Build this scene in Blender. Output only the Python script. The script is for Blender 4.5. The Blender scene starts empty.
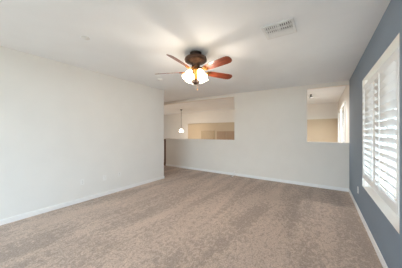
import bpy, bmesh, math
from mathutils import Vector, Matrix

scn = bpy.context.scene
COL = scn.collection
PI = math.pi

# ------------------------------------------------------------------ camera
H_CAM, F_PX, YAW = 1.42, 178.0, math.radians(34.2)
cam_d = bpy.data.cameras.new('camera')
cam = bpy.data.objects.new('camera', cam_d)
COL.objects.link(cam)
cam.location = (0, 0, H_CAM)
cam.rotation_euler = (PI / 2, 0, YAW)
cam_d.sensor_width = 36.0
cam_d.lens = 36.0 * F_PX / 402.0
cam_d.shift_y = -1.0 / 402.0
cam_d.clip_start = 0.02
scn.camera = cam

# ------------------------------------------------------------------ sky, daylight, exposure
world = bpy.data.worlds.new('world')
scn.world = world
world.use_nodes = True
wbg = world.node_tree.nodes['Background']
wbg.inputs['Color'].default_value = (0.73, 0.88, 1.0, 1)
wbg.inputs['Strength'].default_value = 6.0

FAN_POWER = 22.0
PENDANT_POWER = 38.0
FOYER_SPOT_POWER = 130.0


def portal(name, loc, rot, sx, sy):
    """A light portal in a window opening: guides sky sampling, gives no light of its own."""
    l = bpy.data.lights.new(name, 'AREA')
    l.shape = 'RECTANGLE'
    l.size, l.size_y = sx, sy
    l.cycles.is_portal = True
    o = bpy.data.objects.new(name, l)
    o.location, o.rotation_euler = loc, rot
    COL.objects.link(o)
    return o


XR, XL, YF = 0.545, -4.09, 5.55            # right wall, left wall, far half wall
YB = -2.6                                   # back wall (behind the camera)
YT = 9.23                                   # tan wall of the foyer
W1 = (2.20, 3.88, 0.557, 2.275)             # shuttered window: y0, y1, z0, z1
W2 = (-1.6, -0.5, 0.557, 2.275)              # unseen window beside the camera, added to let daylight in
W3 = (6.40, 8.75, 0.20, 2.22)               # foyer window
WB = (-3.8, 0.2, 0.05, 2.45)               # glazed door behind the camera, added to light the room: x0, x1, z0, z1
portal('portal_shutter_window', (XR + 0.18, (W1[0] + W1[1]) / 2, 1.416), (0, PI / 2, 0), 1.72, 1.68)
portal('portal_added_window', (XR + 0.18, (W2[0] + W2[1]) / 2, 1.416), (0, PI / 2, 0), 1.72, 1.1)
portal('portal_foyer_window', (XR + 0.18, (W3[0] + W3[1]) / 2, 1.21), (0, PI / 2, 0), 2.02, 2.35)
portal('portal_added_door', (-1.8, YB - 0.18, 1.25), (PI / 2, 0, 0), 4.0, 2.4)
portal('portal_added_opening', (-11.8, 3.80, 1.275), (PI / 2, 0, 0), 1.2, 2.15)

scn.view_settings.view_transform = 'Standard'
scn.view_settings.look = 'None'
scn.view_settings.exposure = 0.50
scn.view_settings.gamma = 1.0
scn.view_settings.use_curve_mapping = False
scn.cycles.max_bounces = 14
scn.cycles.diffuse_bounces = 8
scn.cycles.transmission_bounces = 8
scn.cycles.transparent_max_bounces = 12
scn.cycles.caustics_reflective = False
scn.cycles.caustics_refractive = False
scn.cycles.sample_clamp_indirect = 8.0


# ------------------------------------------------------------------ materials
def lin(r, g, b):
    f = lambda c: (c / 255 / 12.92) if c / 255 <= 0.04045 else ((c / 255 + 0.055) / 1.055) ** 2.4
    return (f(r), f(g), f(b), 1)


def mat(name, col, rough=0.6, metal=0.0, noise=0.0, nscale=20.0, bump=0.0, bscale=150.0, emit=None, estr=0.0,
        coat=0.0, stretch=None, col2=None):
    m = bpy.data.materials.new(name)
    m.use_nodes = True
    nt = m.node_tree
    b = nt.nodes['Principled BSDF']
    b.inputs['Base Color'].default_value = col
    b.inputs['Roughness'].default_value = rough
    b.inputs['Metallic'].default_value = metal
    b.inputs['Coat Weight'].default_value = coat
    tc = nt.nodes.new('ShaderNodeTexCoord')
    src = tc.outputs['Object']
    if stretch:
        mp = nt.nodes.new('ShaderNodeMapping')
        mp.inputs['Scale'].default_value = stretch
        nt.links.new(src, mp.inputs['Vector'])
        src = mp.outputs['Vector']
    if noise or col2:
        n = nt.nodes.new('ShaderNodeTexNoise')
        n.inputs['Scale'].default_value = nscale
        n.inputs['Detail'].default_value = 5
        nt.links.new(src, n.inputs['Vector'])
        r = nt.nodes.new('ShaderNodeValToRGB')
        r.color_ramp.elements[0].position, r.color_ramp.elements[1].position = 0.32, 0.68
        c2 = col2 or tuple(min(1, c * (1 + noise)) for c in col[:3]) + (1,)
        c1 = col if col2 else tuple(c * (1 - noise) for c in col[:3]) + (1,)
        r.color_ramp.elements[0].color, r.color_ramp.elements[1].color = c1, c2
        nt.links.new(n.outputs['Fac'], r.inputs['Fac'])
        nt.links.new(r.outputs['Color'], b.inputs['Base Color'])
    if bump:
        n2 = nt.nodes.new('ShaderNodeTexNoise')
        n2.inputs['Scale'].default_value = bscale
        n2.inputs['Detail'].default_value = 3
        nt.links.new(tc.outputs['Object'], n2.inputs['Vector'])
        bp = nt.nodes.new('ShaderNodeBump')
        bp.inputs['Strength'].default_value = bump
        bp.inputs['Distance'].default_value = 0.004
        nt.links.new(n2.outputs['Fac'], bp.inputs['Height'])
        nt.links.new(bp.outputs['Normal'], b.inputs['Normal'])
    if emit:
        b.inputs['Emission Color'].default_value = emit
        b.inputs['Emission Strength'].default_value = estr
    return m


M_WALL = mat('painted_wall', (0.82, 0.81, 0.79, 1), 0.75, noise=0.012, nscale=3, bump=0.25, bscale=60)
M_WALL_FAR = mat('wall_paint_warm_bounce', (0.82, 0.785, 0.735, 1), 0.75, noise=0.012, nscale=3, bump=0.25, bscale=60)  # wall paint tinted beige, standing in for warm bounce light
M_CEIL = mat('painted_ceiling', (0.88, 0.90, 0.93, 1), 0.85, noise=0.012, nscale=3, bump=0.35, bscale=45)
M_BLUE = mat('blue_grey_paint', lin(124, 138, 153), 0.55, noise=0.02, nscale=3, bump=0.25, bscale=60)
M_TAN = mat('tan_paint', lin(202, 185, 160), 0.7, noise=0.02, nscale=3, bump=0.2, bscale=60)
M_CREAM = mat('cream_paint', lin(234, 231, 226), 0.7, noise=0.012, nscale=3, bump=0.2, bscale=60)
M_TRIM = mat('white_trim_paint', (0.90, 0.895, 0.89, 1), 0.4, noise=0.008, nscale=8)
M_SHUT = mat('white_shutter_paint', (0.85, 0.86, 0.87, 1), 0.35, noise=0.006, nscale=9)
M_PLAST = mat('white_plastic', (0.86, 0.86, 0.85, 1), 0.3, noise=0.005, nscale=12)
M_SLOT = mat('dark_slot', (0.03, 0.03, 0.03, 1), 0.6, noise=0.1)
M_DUCT = mat('dark_duct', (0.10, 0.10, 0.105, 1), 0.7, noise=0.1)
M_VENT = mat('white_enamel', (0.80, 0.81, 0.82, 1), 0.35, noise=0.01)
M_BRONZE = mat('aged_bronze', lin(92, 70, 58), 0.38, 0.75, noise=0.25, nscale=30)
M_BRONZE_D = mat('dark_bronze', lin(60, 48, 42), 0.42, 0.6, noise=0.2, nscale=30)
M_BRASS = mat('antique_brass', lin(190, 132, 70), 0.3, 0.85, noise=0.12, nscale=40)
M_BLADE = mat('cherry_wood', lin(96, 38, 20), 0.3, noise=0.0, nscale=9, stretch=(1.2, 14, 14),
              col2=lin(138, 64, 36), coat=0.7)
M_NEWEL = mat('brown_wood', lin(120, 84, 58), 0.4, nscale=8, stretch=(14, 14, 1), col2=lin(92, 60, 40))
M_DOOR = mat('olive_brown_door', lin(178, 158, 128), 0.5, nscale=6, stretch=(10, 10, 1), col2=lin(168, 147, 116))
M_DOOR2 = mat('red_brown_door', lin(182, 156, 132), 0.5, nscale=6, stretch=(10, 10, 1), col2=lin(172, 145, 120))
M_GREY = mat('grey_metal', (0.30, 0.30, 0.30, 1), 0.4, 0.5, noise=0.05)
M_BLACK = mat('black_cord', (0.05, 0.045, 0.04, 1), 0.5, noise=0.1)
M_SHADE = mat('lit_frosted_glass', (0.9, 0.85, 0.75, 1), 0.4, noise=0.02, nscale=20, emit=(1.0, 0.80, 0.54, 1), estr=4.0)
M_BULB = mat('lit_bulb', (1, 0.95, 0.85, 1), 0.4, noise=0.01, emit=(1.0, 0.80, 0.55, 1), estr=14.0)
M_PEND = mat('lit_pendant_glass', (0.9, 0.85, 0.75, 1), 0.4, noise=0.02, emit=(1.0, 0.82, 0.60, 1), estr=7.0)
M_GROUND = mat('desert_gravel', lin(180, 164, 144), 0.9, noise=0.15, nscale=6, bump=0.3)


def glass_material():
    m = bpy.data.materials.new('window_glass')
    m.use_nodes = True
    nt = m.node_tree
    nt.nodes.clear()
    out = nt.nodes.new('ShaderNodeOutputMaterial')
    mix = nt.nodes.new('ShaderNodeMixShader')
    tr = nt.nodes.new('ShaderNodeBsdfTransparent')
    gl = nt.nodes.new('ShaderNodeBsdfGlossy')
    fr = nt.nodes.new('ShaderNodeFresnel')
    fr.inputs['IOR'].default_value = 1.45
    tr.inputs['Color'].default_value = (0.95, 0.97, 0.97, 1)
    gl.inputs['Roughness'].default_value = 0.02
    geo = nt.nodes.new('ShaderNodeNewGeometry')
    mu = nt.nodes.new('ShaderNodeMath')           # reflect on the entry face only
    mu.operation = 'MULTIPLY'
    inv = nt.nodes.new('ShaderNodeMath')
    inv.operation = 'SUBTRACT'
    inv.inputs[0].default_value = 1.0
    nt.links.new(geo.outputs['Backfacing'], inv.inputs[1])
    nt.links.new(fr.outputs[0], mu.inputs[0])
    nt.links.new(inv.outputs[0], mu.inputs[1])
    nt.links.new(mu.outputs[0], mix.inputs[0])
    nt.links.new(tr.outputs[0], mix.inputs[1])
    nt.links.new(gl.outputs[0], mix.inputs[2])
    nt.links.new(mix.outputs[0], out.inputs['Surface'])
    return m


def carpet_material():
    m = bpy.data.materials.new('taupe_carpet')
    m.use_nodes = True
    nt = m.node_tree
    L = nt.links.new
    N = nt.nodes.new
    b = nt.nodes['Principled BSDF']
    b.inputs['Roughness'].default_value = 0.95
    b.inputs['Sheen Weight'].default_value = 0.15
    b.inputs['Sheen Roughness'].default_value = 0.6
    tc = N('ShaderNodeTexCoord')

    def noise(scale, detail, vec, rough=0.5, dist=0.0):
        n = N('ShaderNodeTexNoise')
        n.inputs['Scale'].default_value = scale
        n.inputs['Detail'].default_value = detail
        n.inputs['Roughness'].default_value = rough
        n.inputs['Distortion'].default_value = dist
        L(vec, n.inputs['Vector'])
        return n.outputs['Fac']

    def mapped(rot, scale):
        mp = N('ShaderNodeMapping')
        mp.inputs['Rotation'].default_value = (0, 0, rot)
        mp.inputs['Scale'].default_value = scale
        L(tc.outputs['Object'], mp.inputs['Vector'])
        return mp.outputs['Vector']

    def ramp(fac, p0, p1, c0, c1):
        r = N('ShaderNodeValToRGB')
        r.color_ramp.elements[0].position, r.color_ramp.elements[1].position = p0, p1
        r.color_ramp.elements[0].color, r.color_ramp.elements[1].color = c0, c1
        L(fac, r.inputs['Fac'])
        return r.outputs['Color']

    def mult(a, c, f=1.0):
        x = N('ShaderNodeMix')
        x.data_type = 'RGBA'
        x.blend_type = 'MULTIPLY'
        x.inputs['Factor'].default_value = f
        L(a, x.inputs['A'])
        L(c, x.inputs['B'])
        return x.outputs['Result']

    one = (1, 1, 1, 1)
    g = lambda v: (v, v, v, 1)
    tuft = noise(60, 4, tc.outputs['Object'], 0.7)
    c = ramp(tuft, 0.34, 0.66, lin(*CARPET_A), lin(*CARPET_B))
    # brushed pile: vacuum strips along the room, scuffed patches and small clumps of raised pile
    strip = noise(1.0, 2, mapped(0.06, (2.6, 0.42, 1)), 0.5, 0.5)
    clump = noise(17, 4, mapped(0.06, (1.25, 0.8, 1)), 0.7, 0.6)
    both = N('ShaderNodeMath')
    both.operation = 'MULTIPLY_ADD'
    both.inputs[1].default_value = 0.75
    L(strip, both.inputs[0])
    L(clump, both.inputs[2])
    c = mult(c, ramp(both.outputs[0], 0.78, 0.96, g(0.68), one))
    patch = noise(1.1, 3, tc.outputs['Object'], 0.6, 0.8)
    c = mult(c, ramp(patch, 0.42, 0.60, g(0.91), one))
    L(c, b.inputs['Base Color'])
    bp = N('ShaderNodeBump')
    bp.inputs['Strength'].default_value = 0.7
    bp.inputs['Distance'].default_value = 0.012
    L(noise(85, 3, tc.outputs['Object'], 0.7), bp.inputs['Height'])
    L(bp.outputs['Normal'], b.inputs['Normal'])
    return m


CARPET_A, CARPET_B = (172, 149, 134), (226, 204, 188)
M_GLASS = glass_material()
M_CARPET = carpet_material()


# ------------------------------------------------------------------ geometry helpers
def bx(bm, x0, x1, y0, y1, z0, z1, bev=0.0, seg=2, mi=0):
    r = bmesh.ops.create_cube(bm, size=1.0, matrix=Matrix.Translation(((x0 + x1) / 2, (y0 + y1) / 2, (z0 + z1) / 2))
                              @ Matrix.Diagonal((x1 - x0, y1 - y0, z1 - z0, 1)))
    vs = r['verts']
    fs = {f for v in vs for f in v.link_faces}
    for f in fs:
        f.material_index = mi
    if bev:
        es = {e for v in vs for e in v.link_edges}
        bmesh.ops.bevel(bm, geom=list(es), offset=bev, segments=seg, profile=0.7, affect='EDGES')
    return vs


def lathe(bm, prof, n=32, mtx=None, close=True):
    """Revolve (r, z) points about Z; mtx places the result."""
    mtx = mtx or Matrix.Identity(4)
    rings = []
    for r, z in prof:
        if r < 1e-6:
            rings.append([bm.verts.new(mtx @ Vector((0, 0, z)))])
        else:
            rings.append([bm.verts.new(mtx @ Vector((r * math.cos(2 * PI * k / n), r * math.sin(2 * PI * k / n), z)))
                          for k in range(n)])
    for a, b in zip(rings, rings[1:]):
        for k in range(n):
            k2 = (k + 1) % n
            if len(a) == 1 and len(b) == 1:
                continue
            if len(a) == 1:
                f = bm.faces.new((a[0], b[k2], b[k]))
            elif len(b) == 1:
                f = bm.faces.new((a[k], a[k2], b[0]))
            else:
                f = bm.faces.new((a[k], a[k2], b[k2], b[k]))
            f.smooth = True


def tube(bm, pts, rad, n=10):
    pts = [Vector(p) for p in pts]
    rings = []
    for i, p in enumerate(pts):
        t = (pts[min(i + 1, len(pts) - 1)] - pts[max(i - 1, 0)]).normalized()
        up = Vector((0, 0, 1)) if abs(t.z) < 0.95 else Vector((1, 0, 0))
        u = t.cross(up).normalized()
        v = t.cross(u)
        r = rad[i] if isinstance(rad, (list, tuple)) else rad
        rings.append([bm.verts.new(p + r * (math.cos(2 * PI * k / n) * u + math.sin(2 * PI * k / n) * v)) for k in range(n)])
    for a, b in zip(rings, rings[1:]):
        for k in range(n):
            f = bm.faces.new((a[k], a[(k + 1) % n], b[(k + 1) % n], b[k]))
            f.smooth = True
    bm.faces.new(list(reversed(rings[0])))
    bm.faces.new(rings[-1])


def obj(name, bm, m, parent=None, loc=None):
    bmesh.ops.recalc_face_normals(bm, faces=bm.faces[:])
    me = bpy.data.meshes.new(name)
    bm.to_mesh(me)
    bm.free()
    for x in (m if isinstance(m, (list, tuple)) else [m]):
        me.materials.append(x)
    o = bpy.data.objects.new(name, me)
    COL.objects.link(o)
    if parent:
        o.parent = parent
    if loc:
        o.location = loc
    return o


def tag(o, label, cat, group=None):
    o['label'], o['category'] = label, cat
    if group:
        o['group'] = group
    return o


def thing(name, label, cat, loc=(0, 0, 0), rot=(0, 0, 0), group=None):
    o = bpy.data.objects.new(name, None)
    o.empty_display_size = 0.1
    COL.objects.link(o)
    o.location, o.rotation_euler = loc, rot
    return tag(o, label, cat, group)


def struct(name, bm, m, parent=None):
    o = obj(name, bm, m, parent)
    if not parent:
        o['kind'] = 'structure'
    return o


def copy_tree(o, parent=None):
    c = o.copy()
    COL.objects.link(c)
    if parent:
        c.parent = parent
    for ch in list(o.children):
        copy_tree(ch, c)
    return c


def new():
    return bmesh.new()


# ------------------------------------------------------------------ setting: floor, ceiling, walls
ZL, ZR = 2.762, 2.69                       # the ceiling falls slightly towards the right wall


def zc(x):
    return ZL if x <= XL else ZL + (ZR - ZL) * (x - XL) / (XR - XL)


bm = new()
bx(bm, -4.15, XR + 0.05, YB - 0.05, YF + 0.06, -0.2, 0)
bx(bm, -6.2, -4.15, 3.83, YF + 0.06, -0.2, 0)
struct('floor', bm, M_CARPET)
bm = new()
bx(bm, -13.1, XR + 0.25, YF + 0.06, 12.0, -0.7, -0.5)
bx(bm, -13.1, -6.2, 3.83, YF + 0.06, -0.7, -0.5)
struct('floor_foyer', bm, M_CARPET)

bm = new()
xs = [-13.1, XL, XR + 0.3]
vb = [[bm.verts.new((x, y, zc(x) if x < XR else zc(XR) - 0.0155 * 0.3)) for y in (YB - 0.2, 12.1)] for x in xs]
vt = [[bm.verts.new((x, y, 3.0)) for y in (YB - 0.2, 12.1)] for x in xs]
for i in range(2):
    bm.faces.new((vb[i][0], vb[i][1], vb[i + 1][1], vb[i + 1][0]))
    bm.faces.new((vt[i][0], vt[i + 1][0], vt[i + 1][1], vt[i][1]))
    for j in (0, 1):
        bm.faces.new((vb[i][j], vb[i + 1][j], vt[i + 1][j], vt[i][j]))
for i in (0, 2):
    bm.faces.new((vb[i][0], vt[i][0], vt[i][1], vb[i][1]))
struct('ceiling', bm, M_CEIL)

TOP = 2.80                                  # walls run a little up into the ceiling slab
bm = new()
bx(bm, XL - 0.12, XL, YB, 3.95, -0.1, TOP)
struct('wall_left', bm, M_WALL)
bm = new()
WH = (-12.4, -11.2, 0.2, 2.35)  # opening out of view, added so daylight reaches the foyer
bx(bm, -13.0, WH[0], 3.83, 3.95, -0.6, TOP)
bx(bm, WH[1], XL - 0.12, 3.83, 3.95, -0.6, TOP)
bx(bm, WH[0], WH[1], 3.83, 3.95, -0.6, WH[2])
bx(bm, WH[0], WH[1], 3.83, 3.95, WH[3], TOP)
struct('wall_hall', bm, M_WALL)


def wall_x(bm, x0, x1, y0, y1, z0, z1, holes):
    """A wall along Y with window openings (ya, yb, za, zb), in order of y."""
    y = y0
    for ya, yb, za, zb in holes:
        bx(bm, x0, x1, y, ya, z0, z1)
        bx(bm, x0, x1, ya, yb, z0, za)
        bx(bm, x0, x1, ya, yb, zb, z1)
        y = yb
    bx(bm, x0, x1, y, y1, z0, z1)


bm = new()
wall_x(bm, XR, XR + 0.16, YB, YF, -0.1, TOP, [W2, W1])
bm.faces.ensure_lookup_table()
for f in bm.faces:
    if f.normal.x < -0.9 and abs(f.calc_center_median().x - XR) < 0.01:
        f.material_index = 1
struct('wall_right', bm, [M_CREAM, M_BLUE])
bm = new()
wall_x(bm, XR, XR + 0.16, YF, 12.0, -0.6, TOP, [W3])
struct('wall_foyer_right', bm, M_CREAM)

bm = new()
bx(bm, XL, WB[0], YB - 0.16, YB, -0.1, TOP)
bx(bm, WB[1], XR, YB - 0.16, YB, -0.1, TOP)
bx(bm, WB[0], WB[1], YB - 0.16, YB, WB[3], TOP)
bx(bm, WB[0], WB[1], YB - 0.16, YB, -0.1, WB[2])
struct('wall_back', bm, M_WALL)

# far wall: half wall, full pier, half wall, and a shallow header under the ceiling
O1, O2, HP = -2.42, -0.337, 1.185
XP = -5.62                                  # free end of the half wall
bm = new()
bx(bm, XP, O1, YF, YF + 0.13, -0.6, HP)
bx(bm, O1, O2, YF, YF + 0.13, -0.6, TOP)
bx(bm, O2, XR, YF, YF + 0.13, -0.6, HP)
hz = 0.10
for xa, xb in ((-13.0, XL), (XL, O1), (O2, XR)):
    v = [bm.verts.new((x, y, z)) for x in (xa, xb) for y in (YF, YF + 0.13)
         for z in (zc(x) - hz, TOP)]
    for q in ((0, 1, 5, 4), (2, 6, 7, 3), (0, 4, 6, 2), (1, 3, 7, 5), (0, 2, 3, 1), (4, 5, 7, 6)):
        bm.faces.new([v[k] for k in q])
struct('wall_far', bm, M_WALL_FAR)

# foyer beyond: tan wall with a plant ledge, cream wall above
XT = -7.32
bm = new()
bx(bm, XT, XR, YT, YT + 0.07, -0.6, 2.02)
struct('wall_foyer', bm, M_TAN)
bm = new()
bx(bm, XT, XR, YT + 0.07, YT + 0.47, -0.6, TOP)
struct('wall_ledge', bm, M_CREAM)
bm = new()
bx(bm, -13.0, XT, YT + 0.12, YT + 0.47, -0.6, TOP)
bx(bm, -13.0, XT, YT + 0.02, YT + 0.12, -0.6, 1.70)
struct('wall_stair', bm, M_CREAM)
bm = new()
bx(bm, -13.1, -12.95, 3.83, 12.0, -0.6, TOP)
struct('wall_stair_left', bm, M_CREAM)


# baseboards
def board(name, x0, x1, y0, y1):
    bm = new()
    bx(bm, x0, x1, y0, y1, 0.0, 0.083, 0.004)
    struct(name, bm, M_TRIM)


board('baseboard_left', XL, XL + 0.014, YB, 3.964)
board('baseboard_left_end', XL - 0.12, XL, 3.95, 3.964)
board('baseboard_far', XP, XR, YF - 0.014, YF)
board('baseboard_right', XR - 0.014, XR, YB, YF - 0.014)

# ground outside
bm = new()
bx(bm, -40, 40, -40, 40, -0.9, -0.75)
g = struct('ground', bm, M_GROUND)


# ------------------------------------------------------------------ windows
def window_x(name, w, x, mull):
    """White framed window in the right wall; w = (y0, y1, z0, z1)."""
    y0, y1, z0, z1 = w
    bm = new()
    t = 0.045
    bx(bm, x, x + 0.05, y0, y0 + t, z0, z1)
    bx(bm, x, x + 0.05, y1 - t, y1, z0, z1)
    bx(bm, x, x + 0.05, y0 + t, y1 - t, z0, z0 + t)
    bx(bm, x, x + 0.05, y0 + t, y1 - t, z1 - t, z1)
    for k in range(1, mull):
        ym = y0 + (y1 - y0) * k / mull
        bx(bm, x, x + 0.05, ym - 0.03, ym + 0.03, z0 + t, z1 - t)
    fr = struct(name, bm, M_TRIM)
    bm = new()
    bx(bm, x + 0.02, x + 0.026, y0 + t, y1 - t, z0 + t, z1 - t)
    obj('pane', bm, M_GLASS, fr)
    return fr


window_x('window_1', W1, XR + 0.105, 2)
window_x('window_added', W2, XR + 0.105, 2)
window_x('window_3', W3, XR + 0.105, 2)
bm = new()
x0, x1, z0, z1 = WB
for a, b in ((x0, x0 + 0.06), (-1.83, -1.77), (x1 - 0.06, x1)):
    bx(bm, a, b, YB - 0.1, YB - 0.05, z0, z1)
bx(bm, x0, x1, YB - 0.1, YB - 0.05, z0, z0 + 0.06)
bx(bm, x0, x1, YB - 0.1, YB - 0.05, z1 - 0.06, z1)
d = struct('door_added', bm, M_TRIM)
bm = new()
bx(bm, x0 + 0.06, x1 - 0.06, YB - 0.078, YB - 0.072, z0 + 0.06, z1 - 0.06)
obj('pane', bm, M_GLASS, d)

# timber cover added out of view to cut sky light at the windows
bm = new()
bx(bm, XR + 0.18, XR + 4.4, 0.9, 10.0, 2.50, 2.58)
bx(bm, XR + 4.2, XR + 4.35, 0.9, 10.0, 2.32, 2.50)
for y in (1.0, 5.4, 9.78):
    bx(bm, XR + 4.2, XR + 4.32, y, y + 0.12, -0.75, 2.32)
struct('roof_sky_block', bm, M_NEWEL)


# two brown doors in the tan wall, seen over the half wall
def foyer_door(name, x0, x1, top, m):
    bm = new()
    bx(bm, x0, x1, YT - 0.03, YT + 0.005, -0.5, top, 0.004)
    n = 2
    wd = (x1 - x0 - 0.12 * (n + 1)) / n
    for k in range(n):
        xa = x0 + 0.12 + k * (wd + 0.12)
        bx(bm, xa, xa + wd, YT - 0.036, YT - 0.03, 0.55, top - 0.14, 0.003)
    d = struct(name, bm, m)
    bm = new()
    lathe(bm, [(0, -0.05), (0.025, -0.045), (0.028, -0.02), (0.01, -0.01), (0.01, 0.0)], 16,
          Matrix.Translation((x1 - 0.07, YT - 0.03, 0.45)) @ Matrix.Rotation(-PI / 2, 4, 'X'))
    obj('door_knob', bm, M_BRONZE, d)


foyer_door('door_2', -6.24, -5.30, 1.56, M_DOOR)
foyer_door('door_3', -5.13, -4.55, 1.52, M_DOOR2)
foyer_door('door_4', -4.52, -3.90, 1.52, M_DOOR2)


# ------------------------------------------------------------------ plantation shutters
def shutter(ylen, z0, z1, label, loc, group, nl):
    """Panel in the YZ plane: y from 0 to ylen, hung at x = 0, rising from z0."""
    t = thing('plantation_shutter', label, 'shutter', loc, group=group)
    hgt = z1 - z0
    s, r = 0.05, 0.085
    for ya in (0.0, ylen - s):
        bm = new()
        bx(bm, -0.014, 0.014, ya, ya + s, 0, hgt, 0.003)
        obj('stile', bm, M_SHUT, t)
    for za in (0.0, hgt - r):
        bm = new()
        bx(bm, -0.013, 0.013, s, ylen - s, za, za + r, 0.002)
        obj('rail', bm, M_SHUT, t)
    pitch = (hgt - 2 * r) / nl
    for k in range(nl):
        bm = new()
        zc_ = r + pitch * (k + 0.5)
        n = 12
        prof = []
        for i in range(n):
            a = 2 * PI * i / n
            prof.append((0.043 * math.cos(a), 0.0055 * math.sin(a)))
        ang = math.radians(SHUT_TILT)
        ring = []
        for y in (s + 0.002, ylen - s - 0.002):
            ring.append([bm.verts.new((u * math.cos(ang) - v * math.sin(ang), y, u * math.sin(ang) + v * math.cos(ang)))
                         for u, v in prof])
        for i in range(n):
            f = bm.faces.new((ring[0][i], ring[0][(i + 1) % n], ring[1][(i + 1) % n], ring[1][i]))
            f.smooth = True
        bm.faces.new(ring[0])
        bm.faces.new(ring[1])
        obj('louver', bm, M_SHUT, t, (0, 0, zc_))
    bm = new()
    bx(bm, -0.056, -0.046, ylen / 2 - 0.006, ylen / 2 + 0.006, r + 0.02, hgt - r - 0.01, 0.002)
    obj('tilt_rod', bm, M_SHUT, t)
    return t


SHUT_TILT = -52
SX = XR + 0.012
shutter(0.765, 0.70, 2.16, 'white plantation shutter panel at the far side of the right window', (SX, 3.09, 0.70),
        None, 15)
shutter(0.86, 0.70, 2.16, 'white plantation shutter panel nearer the camera, cut by the photo edge', (SX, 2.222, 0.70),
        None, 15)
# fixing brackets would be hidden behind the stiles; a mounting frame carries the panels in the opening
bm = new()
bx(bm, XR + 0.03, XR + 0.06, W1[0], W1[0] + 0.022, W1[2], W1[3])
bx(bm, XR + 0.03, XR + 0.06, W1[1] - 0.022, W1[1], W1[2], W1[3])
struct('trim_1', bm, M_TRIM)
# casing of the foyer window
bm = new()
y0, y1, z0, z1 = W3
c = 0.07
bx(bm, XR - 0.03, XR, y0 - c, y0, z0 - c, z1 + c, 0.004)
bx(bm, XR - 0.03, XR, y1, y1 + c, z0 - c, z1 + c, 0.004)
bx(bm, XR - 0.03, XR, y0, y1, z1, z1 + c, 0.004)
bx(bm, XR - 0.03, XR, y0, y1, z0 - c, z0, 0.004)
bx(bm, XR - 0.03, XR, (y0 + y1) / 2 - 0.12, (y0 + y1) / 2 + 0.12, z0, z1, 0.004)
struct('trim_2', bm, M_TRIM)


# ------------------------------------------------------------------ ceiling fan
FX, FY = -1.70, 2.35
FZ = zc(FX)
fan = thing('ceiling_fan', 'five-bladed cherry wood and bronze ceiling fan with four lit glass shades', 'ceiling fan', (FX, FY, FZ))
bm = new()
lathe(bm, [(0, 0), (0.092, 0), (0.096, -0.010), (0.090, -0.036), (0.074, -0.052), (0.05, -0.058), (0, -0.058)], 40)
obj('canopy', bm, M_BRONZE_D, fan)
bm = new()
lathe(bm, [(0, -0.052), (0.07, -0.055), (0.130, -0.066), (0.170, -0.085), (0.182, -0.112), (0.176, -0.136), (0.145, -0.158),
           (0.092, -0.172), (0.066, -0.195), (0.066, -0.262), (0, -0.262)], 48)
obj('motor_housing', bm, M_BRONZE, fan)

BZ = -0.283
TH0 = 60.0


def blade_outline():
    pts = []
    r0, r1 = 0.20, 0.705
    top = [(r0, 0.048), (0.30, 0.056), (0.45, 0.063), (0.61, 0.067), (0.665, 0.061), (0.694, 0.042), (r1, 0.015)]
    for x, w in top:
        pts.append((x, w))
    for x, w in reversed(top):
        pts.append((x, -w))
    return pts


def make_blade():
    bm = new()
    o = blade_outline()
    lo = [bm.verts.new((x, y, -0.003)) for x, y in o]
    hi = [bm.verts.new((x, y, 0.003)) for x, y in o]
    bm.faces.new(lo)
    bm.faces.new(hi)
    n = len(o)
    for i in range(n):
        bm.faces.new((lo[i], lo[(i + 1) % n], hi[(i + 1) % n], hi[i]))
    b = obj('blade', bm, M_BLADE, fan)
    # blade iron: arm from the motor, spreading into a three-lobed plate under the blade
    bm = new()
    tube(bm, [(0.075, 0, 0.050), (0.115, 0, 0.036), (0.16, 0, -0.004), (0.20, 0, -0.010)], [0.014, 0.012, 0.011, 0.012], 10)
    for y in (-0.03, 0.0, 0.03):
        tube(bm, [(0.185, 0, -0.009), (0.215, y, -0.008), (0.262 + (0.02 if y == 0 else 0), y, -0.007)], [0.012, 0.011, 0.006], 8)
    obj('blade_iron', bm, M_BRASS, b)
    return b


PITCH = math.radians(-22)
first = make_blade()
for k in range(5):
    b = first if k == 0 else copy_tree(first, fan)
    b.location = (0, 0, BZ - 0.02)
    b.rotation_euler = (Matrix.Rotation(math.radians(TH0 + 72 * k), 3, 'Z') @ Matrix.Rotation(PITCH, 3, 'X')).to_euler()

bm = new()
lathe(bm, [(0, -0.262), (0.062, -0.262), (0.066, -0.285), (0.050, -0.305), (0.030, -0.318), (0.026, -0.38), (0.022, -0.445),
           (0.040, -0.450), (0.052, -0.455), (0.050, -0.478), (0.030, -0.492), (0.010, -0.500), (0, -0.506)], 32)
kit = obj('light_kit', bm, M_BRASS, fan)
bm = new()
lathe(bm, [(0, -0.440), (0.050, -0.444), (0.072, -0.458), (0.070, -0.486), (0.044, -0.504), (0.014, -0.513), (0, -0.520)], 32)
obj('bottom_cap', bm, M_BRONZE_D, kit)


def make_shade():
    bm = new()
    lathe(bm, [(0.024, 0), (0.030, -0.006), (0.042, -0.035), (0.052, -0.07), (0.056, -0.10), (0.064, -0.128), (0.072, -0.14),
               (0.069, -0.14), (0.060, -0.127), (0.052, -0.10), (0.048, -0.07), (0.038, -0.035), (0.026, -0.006)], 28)
    s = obj('lamp_shade', bm, M_SHADE, fan)
    bm = new()
    lathe(bm, [(0, 0.004), (0.026, 0.004), (0.028, -0.012), (0.024, -0.018), (0, -0.018)], 20)
    tube(bm, [(0, 0, 0.0), (-0.02, 0, 0.022), (-0.05, 0, 0.03), (-0.082, 0, 0.018)], 0.008, 8)
    obj('shade_arm', bm, M_BRASS, s)
    bm = new()
    lathe(bm, [(0, -0.018), (0.012, -0.02), (0.014, -0.04), (0.024, -0.065), (0.026, -0.082), (0.018, -0.100), (0, -0.106)], 16)
    obj('bulb', bm, M_BULB, s)
    return s


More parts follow.
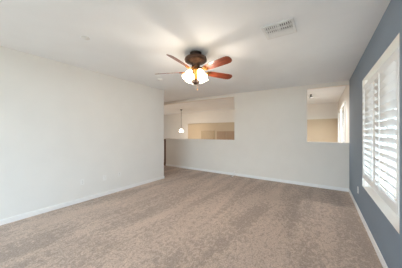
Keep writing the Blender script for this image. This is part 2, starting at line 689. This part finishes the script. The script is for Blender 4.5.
s0 = make_shade()
for k in range(4):
    s = s0 if k == 0 else copy_tree(s0, fan)
    a = math.radians(34.2 + 45 + 90 * k - 8)
    s.location = (0.098 * math.cos(a), 0.098 * math.sin(a), -0.305)
    # local +X points outward; the mouth (local -Z) swings outward
    s.scale = (1.12, 1.12, 1.12)
    s.rotation_euler = (Matrix.Rotation(a, 3, 'Z') @ Matrix.Rotation(math.radians(-30), 3, 'Y')).to_euler()
for k in range(4):
    a = math.radians(34.2 + 45 + 90 * k - 8)
    l = bpy.data.lights.new('fan_bulb_light', 'POINT')
    l.energy = FAN_POWER / 4
    l.color = (1.0, 0.88, 0.74)
    l.shadow_soft_size = 0.05
    o = bpy.data.objects.new('fan_bulb_light', l)
    o.location = (FX + 0.21 * math.cos(a), FY + 0.21 * math.sin(a), FZ - 0.50)
    COL.objects.link(o)
bm = new()
tube(bm, [(0.03, 0.0, -0.505), (0.03, 0, -0.55), (0.03, 0, -0.595)], 0.0014, 6)
lathe(bm, [(0, -0.590), (0.005, -0.593), (0.007, -0.604), (0.006, -0.612), (0, -0.616)], 10, Matrix.Translation((0.03, 0, 0)))
obj('pull_chain', bm, M_BRASS, fan)


# ------------------------------------------------------------------ ceiling register
VX0, VX1, VY0, VY1 = -0.615, -0.262, 2.205, 2.535
VXC, VYC = (VX0 + VX1) / 2, (VY0 + VY1) / 2
tilt = math.atan((ZR - ZL) / (XR - XL))
vent = thing('air_vent', 'white square air register with louvres set in the ceiling', 'air vent', (VXC, VYC, zc(VXC)), (0, -tilt, 0))
hx, hy = (VX1 - VX0) / 2, (VY1 - VY0) / 2
bm = new()
fw = 0.030
for a, b, c, d in ((-hx, hx, -hy, -hy + fw), (-hx, hx, hy - fw, hy), (-hx, -hx + fw, -hy + fw, hy - fw), (hx - fw, hx, -hy + fw, hy - fw)):
    bx(bm, a, b, c, d, -0.014, 0.0)
bx(bm, -0.009, 0.009, -hy + fw, 0.02, -0.013, 0)
bx(bm, -hx + fw, hx - fw, 0.02, 0.038, -0.013, 0)
bx(bm, -hx + fw, hx - fw, -0.064, -0.054, -0.020, -0.002)
obj('frame', bm, M_VENT, vent)
bm = new()
bx(bm, -hx + 0.02, hx - 0.02, -hy + 0.02, hy - 0.02, -0.002, 0.0)
obj('duct_opening', bm, M_DUCT, vent)


def slat(bm, c, length, axis, ang, wd=0.016, th=0.0015):
    m = Matrix.Translation(c) @ Matrix.Rotation(0 if axis == 'X' else PI / 2, 4, 'Z') @ Matrix.Rotation(math.radians(ang), 4, 'X') \
        @ Matrix.Diagonal((length, wd, th, 1))
    bmesh.ops.create_cube(bm, size=1.0, matrix=m)


L0 = -hx + fw
yn0, yn1 = -hy + fw, 0.02
for (xa, xb, ang, th) in ((L0, -0.009, 30, 0.008), (0.009, hx - fw, 80, 0.0125)):
    bm = new()
    n = 6
    for k in range(n):
        slat(bm, (xa + (xb - xa) * (k + 0.5) / n, (yn0 + yn1) / 2, -0.012), yn1 - yn0, 'Y', ang, 0.016, th)
    obj('louver_bank', bm, M_VENT, vent)
bm = new()
for k in range(6):
    slat(bm, (0, 0.038 + (hy - fw - 0.038) * (k + 0.5) / 6, -0.0085), 2 * (hx - fw), 'X', -25, 0.019)
obj('louver_bank', bm, M_VENT, vent)

# small ceiling fittings
bm = new()
lathe(bm, [(0, 0), (0.062, 0), (0.064, -0.010), (0.058, -0.028), (0.044, -0.036), (0, -0.038)], 32)
sd = thing('smoke_detector', 'small round white smoke detector on the ceiling left of the fan', 'smoke detector', (-3.30, 3.06, zc(-3.3)))
obj('body', bm, M_PLAST, sd)
bm = new()
lathe(bm, [(0.046, -0.034), (0.050, -0.0335), (0.050, -0.0325), (0.046, -0.033)], 32)
obj('grille_ring', bm, M_GREY, sd)

bm = new()
lathe(bm, [(0, 0), (0.052, 0), (0.053, -0.006), (0.046, -0.010), (0.020, -0.012), (0.012, -0.022), (0, -0.024)], 32)
tag(obj('sprinkler_cover', bm, mat('off_white_cover', (0.78, 0.78, 0.77, 1), 0.5, noise=0.02), loc=(-2.71, 1.14, zc(-2.71))),
    'small round off-white cover plate on the ceiling above the left wall', 'ceiling plate')

spot = thing('ceiling_spotlight', 'small grey spotlight on the ceiling seen through the right opening', 'spotlight', (-0.30, 6.93, zc(-0.30)))
bm = new()
lathe(bm, [(0, 0), (0.035, 0), (0.035, -0.012), (0.012, -0.016), (0.012, -0.03), (0, -0.03)], 24)
obj('mount', bm, M_GREY, spot)
bm = new()
lathe(bm, [(0, -0.028), (0.022, -0.03), (0.032, -0.06), (0.058, -0.115), (0.052, -0.115), (0.028, -0.062), (0, -0.055)], 24)
obj('lamp_cone', bm, M_GREY, spot)

l = bpy.data.lights.new('spotlight_light', 'SPOT')
l.spot_size, l.spot_blend = math.radians(165), 0.6
l.energy, l.color, l.shadow_soft_size = FOYER_SPOT_POWER, (1.0, 0.95, 0.89), 0.05
o = bpy.data.objects.new('spotlight_light', l)
o.location = (-0.30, 6.93, zc(-0.30) - 0.12)
COL.objects.link(o)

# ------------------------------------------------------------------ pendant lamp over the stairs
PX, PY = -6.67, 7.80
PZ = zc(PX)
pend = thing('pendant_lamp', 'small lit pendant lamp hanging on a thin dark cord beyond the half wall', 'pendant lamp', (PX, PY, PZ))
bm = new()
lathe(bm, [(0, 0), (0.075, 0), (0.075, -0.012), (0.04, -0.04), (0.012, -0.055), (0, -0.055)], 28)
obj('canopy', bm, M_BRONZE_D, pend)
bm = new()
tube(bm, [(0, 0, -0.05), (0, 0, -0.5), (0, 0, -1.04)], 0.009, 8)
obj('cord', bm, M_BRONZE_D, pend)
bm = new()
lathe(bm, [(0, -1.02), (0.018, -1.02), (0.03, -1.06), (0.038, -1.10), (0.032, -1.115), (0, -1.115)], 20)
obj('socket', bm, M_BRONZE, pend)
bm = new()
lathe(bm, [(0.034, -1.105), (0.06, -1.125), (0.095, -1.175), (0.125, -1.25), (0.115, -1.29), (0.108, -1.29), (0.117, -1.25),
           (0.088, -1.178), (0.055, -1.132), (0.030, -1.112)], 28)
ps = obj('lamp_shade', bm, M_PEND, pend)
bm = new()
lathe(bm, [(0, -1.115), (0.016, -1.118), (0.03, -1.17), (0.042, -1.22), (0.034, -1.255), (0, -1.27)], 18)
obj('bulb', bm, M_BULB, pend)
l = bpy.data.lights.new('pendant_light', 'POINT')
l.energy, l.color, l.shadow_soft_size = PENDANT_POWER, (1.0, 0.86, 0.70), 0.08
o = bpy.data.objects.new('pendant_light', l)
o.location = (PX, PY, PZ - 1.42)
COL.objects.link(o)

# ------------------------------------------------------------------ newel post at the free end of the half wall
nw = thing('newel_post', 'brown wooden newel post at the free end of the half wall', 'newel post', (XP - 0.06, YF + 0.05, 0))
bm = new()
bx(bm, -0.05, 0.05, -0.05, 0.05, 0, 1.10, 0.006)
obj('post', bm, M_NEWEL, nw)
bm = new()
bx(bm, -0.064, 0.058, -0.064, 0.064, 1.10, 1.135, 0.008)
bx(bm, -0.05, 0.05, -0.05, 0.05, 1.135, 1.16, 0.012)
obj('cap', bm, M_NEWEL, nw)
bm = new()
bx(bm, -0.060, 0.058, -0.060, 0.060, 0, 0.14, 0.006)
obj('plinth', bm, M_NEWEL, nw)


# ------------------------------------------------------------------ wall plates
def outlet(label, loc, rz, group):
    """Plate in the local XZ plane facing local -Y."""
    t = thing('wall_outlet', label, 'outlet', loc, (0, 0, rz), group)
    bm = new()
    bx(bm, -0.036, 0.036, -0.007, 0, -0.058, 0.058, 0.003)
    obj('cover_plate', bm, M_PLAST, t)
    for z in (-0.02, 0.02):
        bm = new()
        lathe(bm, [(0.0, 0.002), (0.016, 0.002), (0.017, -0.001), (0, -0.001)], 20,
              Matrix.Translation((0, -0.007, z)) @ Matrix.Rotation(PI / 2, 4, 'X'))
        s = obj('socket', bm, M_PLAST, t)
        bm = new()
        for x in (-0.006, 0.006):
            bx(bm, x - 0.001, x + 0.001, -0.0096, -0.0085, z - 0.001, z + 0.008)
        bx(bm, -0.002, 0.002, -0.0096, -0.0085, z - 0.010, z - 0.006)
        obj('slots', bm, M_SLOT, s)
    return t


G = 'outlets on the left wall'
for y, z, lab in ((1.66, 0.41, 'white outlet plate on the left wall, nearest the camera of three'),
                  (2.12, 0.40, 'white outlet plate on the left wall, middle one of three'),
                  (2.477, 0.414, 'white outlet plate on the left wall, farthest from the camera of three')):
    outlet(lab, (XL, y, z), PI / 2, G)
outlet('white outlet plate on the blue-grey wall below the shuttered window', (XR, 4.28, 0.385), -PI / 2, None)

# cable stub at the far baseboard
CX = -2.415
ds = thing('cable_stub', 'short white cable end sticking out of the far wall baseboard onto the carpet', 'cable', (CX, YF - 0.014, 0.075))
bm = new()
tube(bm, [(0, 0.012, 0.050), (0.001, -0.02, 0.050), (0.002, -0.045, 0.030), (0.003, -0.06, -0.02), (0.004, -0.09, -0.058), (0.005, -0.15, -0.064), (0.006, -0.24, -0.064)], 0.011, 10)
obj('cable', bm, M_PLAST, ds)
bm = new()
tube(bm, [(0.006, -0.236, -0.064), (0.0055, -0.25, -0.064), (0.005, -0.275, -0.064)], [0.0105, 0.0115, 0.0100], 10)
obj('connector', bm, M_GREY, ds)
